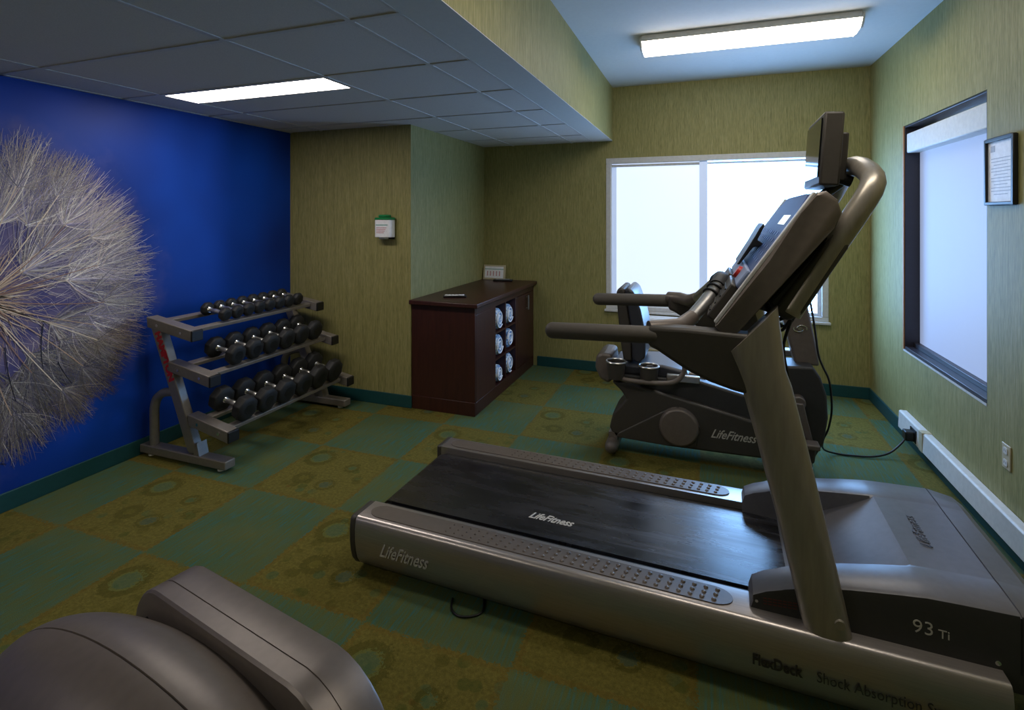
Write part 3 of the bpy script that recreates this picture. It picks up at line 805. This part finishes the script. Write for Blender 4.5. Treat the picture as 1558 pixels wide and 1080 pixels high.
for z in (.322, .547):
    for (a, b) in ((4.12, 4.362), (4.378, 4.62)): MB(o).box((cx0+.012, a, z-.008), (cx1-.004, b, z+.008)).build('shelf', 'wood', cab)
# folded and rolled towels
def towel_roll(r, L):
    m = MB(); secs = []
    for x, k in ((-L/2, .35), (-L/2+.004, .8), (-L/2+.02, .98), (0, 1.03), (L/2-.02, .98), (L/2-.004, .8), (L/2, .35)):
        secs.append([(x, r*k*(1+.05*math.sin(3*t+x*9))*math.cos(t), r*k*(1+.04*math.cos(2*t))*math.sin(t)) for t in [2*PI*q/24 for q in range(24)]])
    return m.loft(secs)
def towel_stripe(r, L):
    m = MB()
    pts = []
    for k in range(40):
        t = k/39*4*PI; rr = r*.2+r*.65*k/39
        pts.append((L/2+.001, rr*math.cos(t), rr*math.sin(t)))
    return m.tube(pts, .006, 6)
first = None; k = 0
rn = ['bottom', 'middle', 'top']; cn = ['near', 'far']
for ci, yc in enumerate((4.241, 4.499)):
    for ri, (z0, z1) in enumerate(rows):
        r = .092 if not (ci == 0 and ri == 0) else .075
        t = thing('towel', 'rolled blue and white towel in the %s column, %s cubby of the cabinet' % (cn[ci], rn[ri]), 'towel', (cx1-.11, yc, z0+r*1.05), 0, 'rolled towels in the cabinet')
        towel_roll(r, .2).build('roll', 'towel', t, ang=70)
        towel_stripe(r, .2).build('rolled_edge', 'paperwhite', t, ang=70)
        t.rotation_euler = (random.uniform(0, 6), 0, 0)
# things on the counter
zt = ct+.035
t = thing('remote_control', 'black remote control with pale keys near the front of the cabinet top', 'remote control', (-1.93, 3.90, zt), R(22))
MB().box((-.095, -.024, 0), (.095, .024, .018)).build('case', 'black', t, bevel=.006)
kk = MB().box((-.084, -.019, .0175), (.078, .019, .0188))
for i in range(6):
    for j in range(2): kk.box((-.08+i*.027, -.016+j*.018, .018), (-.062+i*.027, -.004+j*.018, .0215))
kk.build('keypad', 'paperwhite', t, bevel=.001)
t = thing('remote_control', 'dark remote control lying by the framed card at the back of the cabinet', 'remote control', (-1.94, 5.03, zt), R(12))
MB().box((-.10, -.026, 0), (.10, .026, .02)).build('case', 'black', t, bevel=.007)
kk = MB().box((-.074, -.014, .0195), (.069, .014, .0206))
for i in range(5): kk.box((-.07+i*.03, -.012, .02), (-.055+i*.03, .012, .022))
kk.build('keypad', 'ink', t)
t = thing('framed_card', 'pale framed notice card standing at the back of the cabinet top', 'sign', (-2.075, 5.115, zt), R(0))
rt = Matrix.Rotation(R(-9), 3, 'X')
MB().box((-.125, -.006, 0), (.125, .006, .155), rt, (0, 0, 0)).build('frame', 'beige', t, bevel=.003)
MB().box((-.105, -.0075, .018), (.105, -.0061, .138), rt, (0, 0, 0)).build('card', 'paperwhite', t)
l_ = MB()
l_.box((-.105, -.0085, .108), (.105, -.0076, .114), rt, (0, 0, 0))
l_.build('printed_band', 'tealink', t)
l_ = MB()
for i in range(5): l_.box((-.08+i*.034, -.0085, .04), (-.068+i*.034, -.0076, .09), rt, (0, 0, 0))
l_.build('printed_text', 'pinkink', t)

# ------------------------------------------------------------------ wipe / sanitizer dispenser on the partition
t = thing('sanitizer_dispenser', 'white wall dispenser with a green cap on the patterned partition', 'dispenser', (-2.425, YP, 1.36))
MB().prism(rrect(.155, .09, .03, 5, 0, -.052), 'z', .015, .155).build('body', 'paperwhite', t, bevel=.004)
MB().prism(rrect(.162, .095, .032, 5, 0, -.052), 'z', .155, .175).build('cap', 'greenplastic', t, bevel=.006)
MB().prism(rrect(.10, .06, .02, 5, 0, -.052), 'z', .175, .198).build('lid', 'greenplastic', t, bevel=.008)
MB().box((-.06, -.01, 0), (.06, 0, .14)).build('wall_bracket', 'black', t, bevel=.002)
MB().prism(rrect(.07, .05, .015, 4, -.01, -.052), 'z', .0, .016).build('nozzle', 'white', t, bevel=.003)
MB().box((-.055, -.0985, .112), (.055, -.0968, .118)).build('label_band', 'tealink', t)
lb = MB()
for i in range(4): lb.box((-.05, -.0985, .05+i*.013), (.02+.008*i, -.0968, .056+i*.013))
lb.build('label_text', 'pinkink', t)

# ------------------------------------------------------------------ framed notice on right wall
t = thing('picture_frame', 'black framed white notice hanging on the wall right of the side window', 'picture frame', (XR, 3.099, 1.6))
f = MB()
for a, b in (((-.02, -.131, 0), (0, -.116, .32)), ((-.02, .116, 0), (0, .131, .32)), ((-.02, -.116, 0), (0, .116, .016)), ((-.02, -.116, .304), (0, .116, .32))): f.box(a, b)
f.build('frame', 'black', t, bevel=.003)
pp = MB().box((-.008, -.116, .016), (0, .116, .304)).build('notice_paper', 'paperwhite', t)
l_ = MB()
for i in range(12):
    ww = .085 if i % 3 else .06
    l_.box((-.0088, -ww, .05+i*.0155), (-.0081, ww, .053+i*.0155))
l_.box((-.0088, .05, .255), (-.0081, .09, .285))
l_.build('printed_lines', 'ink', pp)

# wall outlet
t = thing('wall_outlet', 'beige wall outlet plate low on the right wall', 'outlet', (XR, 3.06, .377))
pl = MB().box((-.006, -.036, 0), (0, .036, .115)).build('plate', 'beige', t, bevel=.003)
for z in (.03, .085):
    rc = MB().prism([(p_[0], p_[1]) for p_ in rrect(.034, .03, .008, 4, 0, z)], 'x', -.009, -.006).build('receptacle', 'white', pl)
    MB().box((-.0095, -.008, z-.004), (-.009, -.006, z+.006)).box((-.0095, .006, z-.004), (-.009, .008, z+.006)).build('slots', 'black', rc)
# raceway
t = thing('cable_raceway', 'long white raceway box along the foot of the right wall', 'raceway', (XR-bt, 2.0, .085))
o = t.location
MB(o).prism([(XR-.052, .088), (XR-.048, .20), (XR-.040, .206), (XR-.002, .206), (XR-.002, .102), (XR-.0135, .102), (XR-.0135, .088)], 'y', YF+.01, 4.33).build('cover', 'white', t, bevel=.003)
MB(o).box((XR-.0545, 3.90, .086), (XR-.001, 3.955, .209)).build('coupling', 'beige', t, bevel=.002)

# ------------------------------------------------------------------ recumbent bike
bk_ = thing('recumbent_bike', 'dark grey recumbent exercise bike behind the treadmill under the window', 'exercise bike', (.05, 3.6, 0))
o = bk_.location
low = [(-.547, .099), (-.581, .159), (-.56, .248), (-.505, .319), (-.471, .358), (-.505, .405), (-.569, .462), (-.45, .463), (.223, .326), (.40, .29), (.62, .23), (.607, .107), (.295, .095), (-.2, .088)]
sh = MB(o).prism(low, 'y', 3.45, 3.74).build('lower_shroud', 'taupe_dark', bk_, bevel=.014, seg=3)
upp = [(-.572, .450), (-.50, .505), (-.04, .515), (.241, .452), (.36, .45), (.40, .64), (.43, .652), (.607, .660), (.645, .60), (.675, .50), (.682, .37), (.66, .22), (.61, .12), (.40, .20), (.0, .34), (-.45, .44)]
MB(o).prism(upp, 'y', 3.485, 3.71).build('upper_shroud', 'hood_dark', bk_, bevel=.014, seg=3)
pc = MB(o).cyl((-.145, 3.455, .225), (-.145, 3.415, .225), .125, .112, 40).build('pulley_cover', 'taupe', sh, bevel=.008)
MB(o).prism([(-.53, .105), (-.52, .135), (-.26, .30), (-.20, .335), (-.145, .35), (-.02, .24), (-.04, .11), (-.2, .095)], 'y', 3.438, 3.452).build('side_panel', 'taupe_dark', sh, bevel=.008)
text('LifeFitness', .075, (.04, 3.4485, .185), (1, 0, -.0), (0, 0, 1), 'logo', 'logo_lettering', sh, shear=.55, bold=.0008, sx=.8).location = -o
ck = MB(o).cyl((.522, 3.50, .455), (.522, 3.435, .455), .042, .038, 24).build('crank_hub', 'taupe', bk_, bevel=.006)
MB(o).prism([(.50, .46), (.545, .46), (.592, .25), (.560, .235)], 'y', 3.415, 3.44).build('crank_arm', 'taupe', ck, bevel=.006)
MB(o).box((.50, 3.33, .232), (.615, 3.415, .262)).build('pedal', 'taupe', ck, bevel=.008)
MB(o).box((.42, 3.78, .64), (.54, 3.87, .68)).build('pedal', 'taupe', ck, bevel=.008)
# front column with emblem
colp = [(.400, 1.19), (.438, 1.0), (.475, .86), (.527, .64), (.66, .64), (.635, .80), (.60, .98), (.565, 1.12), (.54, 1.21)]
co = MB(o).prism(colp, 'y', 3.60, 3.72).build('column', 'taupe', bk_, bevel=.014, seg=3)
em = MB(o)
for s in (0, 1):
    pts = []
    for k in range(22):
        t_ = R(200*k/21-20+180*s); pts.append((.553+.016*(1-2*s)*.6+.027*math.cos(t_), 3.597, .862+.018*math.sin(t_)*(1.1)))
    em.tube(pts, .0045, 8)
em.cyl((.553, 3.601, .862), (.553, 3.595, .862), .012)
em.build('emblem', 'chrome', co)
hb = cable([(.50, 3.60, 1.07), (.46, 3.52, 1.05), (.40, 3.46, 1.06), (.33, 3.44, 1.10)], .016, 'front_handlebar', 'black', bk_, off=o)
MB(o).box((.36, 3.50, 1.17), (.50, 3.80, 1.36), Matrix.Rotation(R(25), 3, 'Y')).build('console', 'taupe_dark', bk_, bevel=.02)
# seat
MB(o).prism([(-.56, .50), (-.60, .53), (-.58, .56), (-.25, .585), (-.10, .56), (-.08, .53), (-.2, .50)], 'y', 3.50, 3.88).build('seat_cushion', 'padblue', bk_, bevel=.02, seg=3)
MB(o).prism([(-.58, .47), (-.60, .53), (-.05, .54), (.02, .51), (.0, .47)], 'y', 3.56, 3.72).build('seat_carriage', 'rackpaint', bk_, bevel=.01)
bkp = [(-.47, .60), (-.36, .60), (-.375, .80), (-.41, .98), (-.455, 1.075), (-.505, 1.09), (-.55, 1.07), (-.535, .9)]
bo = MB(o).prism([(-.44, .60), (-.40, .58), (-.355, .62), (-.355, .78), (-.385, .93), (-.43, 1.05), (-.465, 1.075), (-.49, 1.06), (-.475, .98), (-.445, .8)], 'y', 3.50, 3.88).build('backrest_pad', 'padblue', bk_, bevel=.02, seg=3)
MB(o).prism([(-.50, .58), (-.44, .58), (-.446, .8), (-.478, .98), (-.495, 1.065), (-.53, 1.07), (-.55, 1.04), (-.54, .9), (-.52, .7)], 'y', 3.53, 3.85).build('backrest_shell', 'taupe_dark', bo, bevel=.014)
# rear pod, cup holder, side handle
MB(o).prism([(-.66, .45), (-.69, .52), (-.685, .60), (-.65, .625), (-.58, .62), (-.56, .47), (-.60, .42)], 'y', 3.52, 3.80).build('rear_pod', 'taupe', bk_, bevel=.02, seg=3)
def cup(cx, cy, zt_, r, name, mat):
    g = MB(o)
    g.loft([[(cx+rr*math.cos(2*PI*k/20), cy+rr*math.sin(2*PI*k/20), z) for k in range(20)] for rr, z in ((r*.8, zt_-.11), (r, zt_), (r*.86, zt_+.001), (r*.66, zt_-.10))])
    c_ = g.build(name, mat, bk_)
    MB(o).tube([(cx+r*math.cos(2*PI*k/20), cy+r*math.sin(2*PI*k/20), zt_) for k in range(20)], .006, 6, ring=True).build('rim', 'steel', c_)
cup(-.535, 3.44, .60, .062, 'cup_holder', 'taupe_dark')
cup(-.33, 3.46, .585, .062, 'accessory_holder', 'taupe_dark')
cable([(-.55, 3.46, .50), (-.45, 3.42, .49), (-.2, 3.42, .50), (-.12, 3.44, .56), (-.11, 3.44, .62)], .016, 'side_handle', 'taupe', bk_, off=o)
MB(o).box((-.22, 3.455, .50), (-.02, 3.485, .545)).build('adjust_lever', 'steel', bk_, bevel=.006)
# stabilisers
MB(o).capsule((-.56, 3.40, .055), (-.56, 3.80, .055), .042).box((-.585, 3.45, .06), (-.53, 3.74, .13)).build('rear_stabiliser', 'taupe', bk_, ang=50)
MB(o).capsule((.56, 3.36, .045), (.56, 3.84, .045), .04).box((.50, 3.48, .05), (.60, 3.72, .14)).build('front_stabiliser', 'taupe_dark', bk_, ang=50)

# power cord of the bike, drooping to the raceway
t = thing('power_cord', 'thin black power cord from the bike to a plug on the raceway', 'cord', (XR-.06, 4.05, .13))
o = t.location
cable([(.592, 3.58, 1.11), (.625, 3.58, .90), (.648, 3.585, .72), (.672, 3.585, .645), (.705, 3.58, .56), (.722, 3.60, .40), (.715, 3.65, .26), (.695, 3.70, .16), (.72, 3.82, .06), (.80, 3.90, .012), (.90, 3.91, .008), (1.02, 3.93, .012), (1.12, 3.98, .03), (1.20, 4.03, .085), (1.235, 4.05, .13)], .006, 'cable', 'black', t, off=o)
pg = MB(o).box((XR-.105, 4.015, .105), (XR-.052, 4.08, .165)).build('plug', 'black', t, bevel=.008)
MB(o).box((XR-.056, 4.00, .10), (XR-.05, 4.095, .18)).build('outlet_face', 'black', pg)

# ------------------------------------------------------------------ air conditioner under the window
t = thing('air_conditioner', 'white wall air conditioning unit low under the bright window', 'air conditioner', (-.08, 5.07, 0))
o = t.location
ac = MB(o).box((-.70, 4.97, .0), (.605, YB-.014, .60)).build('case', 'white', t, bevel=.03, seg=3)
g = MB(o)
for i in range(11): g.box((-.64, 4.962, .50-.032*i), (.54, 4.972, .512-.032*i))
g.build('grille_slats', 'beige', ac)
# ------------------------------------------------------------------ machine in the near left corner
fm = thing('exercise_machine', 'grey exercise machine with rounded housing cut off in the near left corner', 'exercise machine', (-1.0, .75, 0))
def superq(c, ax, ay, az, yaw, e, mat, name, par, groove):
    m = MB(par.location); n = 72; rows = []; ca, sa = math.cos(yaw), math.sin(yaw)
    vs = sorted([math.sin(R(90*(i/30-1))) for i in range(61)]+[groove-.010, groove-.004, groove, groove+.004, groove+.010])
    for s in vs:
        y = max(-.9995, min(.9995, s)); k = (1-abs(y)**e)**(1/e)
        gg = .988 if abs(s-groove) < .005 else 1.
        row = []
        for q in range(n):
            t = 2*PI*q/n
            X = ax*k*gg*math.copysign(abs(math.cos(t))**(2/e), math.cos(t)); Y = ay*y
            row.append((c[0]+X*ca-Y*sa, c[1]+X*sa+Y*ca, c[2]+az*k*gg*math.copysign(abs(math.sin(t))**(2/e), math.sin(t))))
        rows.append(row)
    return m.loft(rows).build(name, mat, par, ang=70)
dome = superq((-1.054, .736, .338), .633, .215, .309, -.139, 2.06, 'taupe', 'drive_housing', fm, -.06)
sp0, syaw, sw = Vector((-1.269, .913, 0)), -.224, .125
sa_ = Vector((math.cos(syaw), math.sin(syaw), 0)); sb_ = Vector((-sa_.y, sa_.x, 0))
def sprof(g):
    out = []
    for k in range(17): t = R(270-180*k/16); out.append(((.129+g)*math.cos(t), .483+(.129+g)*math.sin(t)))
    for k in range(17): t = R(90-180*k/16); out.append((.526+(.187+g)*math.cos(t), .458+(.187+g)*math.sin(t)))
    return out
secs = []
for b_, g in ((0, -.014), (.002, -.005), (.008, 0), (.046, 0), (.0465, -.002), (.0485, -.002), (.049, 0), (sw-.010, 0), (sw-.003, -.004), (sw, -.012)):
    secs.append([sp0+sa_*s_+sb_*b_+Vector((0, 0, z)) for s_, z in sprof(g)])
scv = MB(fm.location).loft(secs).build('side_cover', 'taupe', fm, ang=30)
p_ = sp0+Vector((0, 0, .53))-sa_*.05
MB(fm.location).cyl(p_-sb_*.002, p_+sb_*.002, .008).build('bolt', 'black', scv)
MB(fm.location).box((-1.30, .62, .04), (-.55, .90, .30)).build('frame_core', 'hood_dark', fm, bevel=.02)
MB(fm.location).box((-1.40, .50, .0), (-1.28, 1.0, .05)).build('stabiliser', 'taupe_dark', fm, bevel=.015)
MB(fm.location).box((-.60, .50, .0), (-.48, .95, .05)).build('stabiliser', 'taupe_dark', fm, bevel=.015)

# cable loop lying on the carpet below the treadmill edge
t = cable([(-.95, 1.90, .006), (-.93, 1.85, .006), (-.89, 1.825, .006), (-.84, 1.84, .006), (-.81, 1.88, .006), (-.84, 1.96, .006)], .004, 'cord_loop', 'black', None)
tag(t, 'small loop of black cord on the carpet at the treadmill edge', 'cord')

# ------------------------------------------------------------------ world, camera, view
wd = bpy.data.worlds.new('World'); bpy.context.scene.world = wd; wd.use_nodes = True
wd.node_tree.nodes['Background'].inputs[0].default_value = (.55, .7, 1, 1); wd.node_tree.nodes['Background'].inputs[1].default_value = .3
cam = bpy.data.cameras.new('Camera'); co_ = bpy.data.objects.new('Camera', cam); C.objects.link(co_)
cam.sensor_width = 36; cam.lens = 796/1558*36; cam.shift_y = -(540-328)/1558; cam.clip_start = .05
co_.location = (0, 0, 1.55); co_.rotation_euler = (R(90), 0, R(20.1))
sc = bpy.context.scene; sc.camera = co_
sc.view_settings.view_transform = 'Standard'; sc.view_settings.look = 'None'; sc.view_settings.gamma = 1; sc.view_settings.use_curve_mapping = False
sc.view_settings.exposure = .9
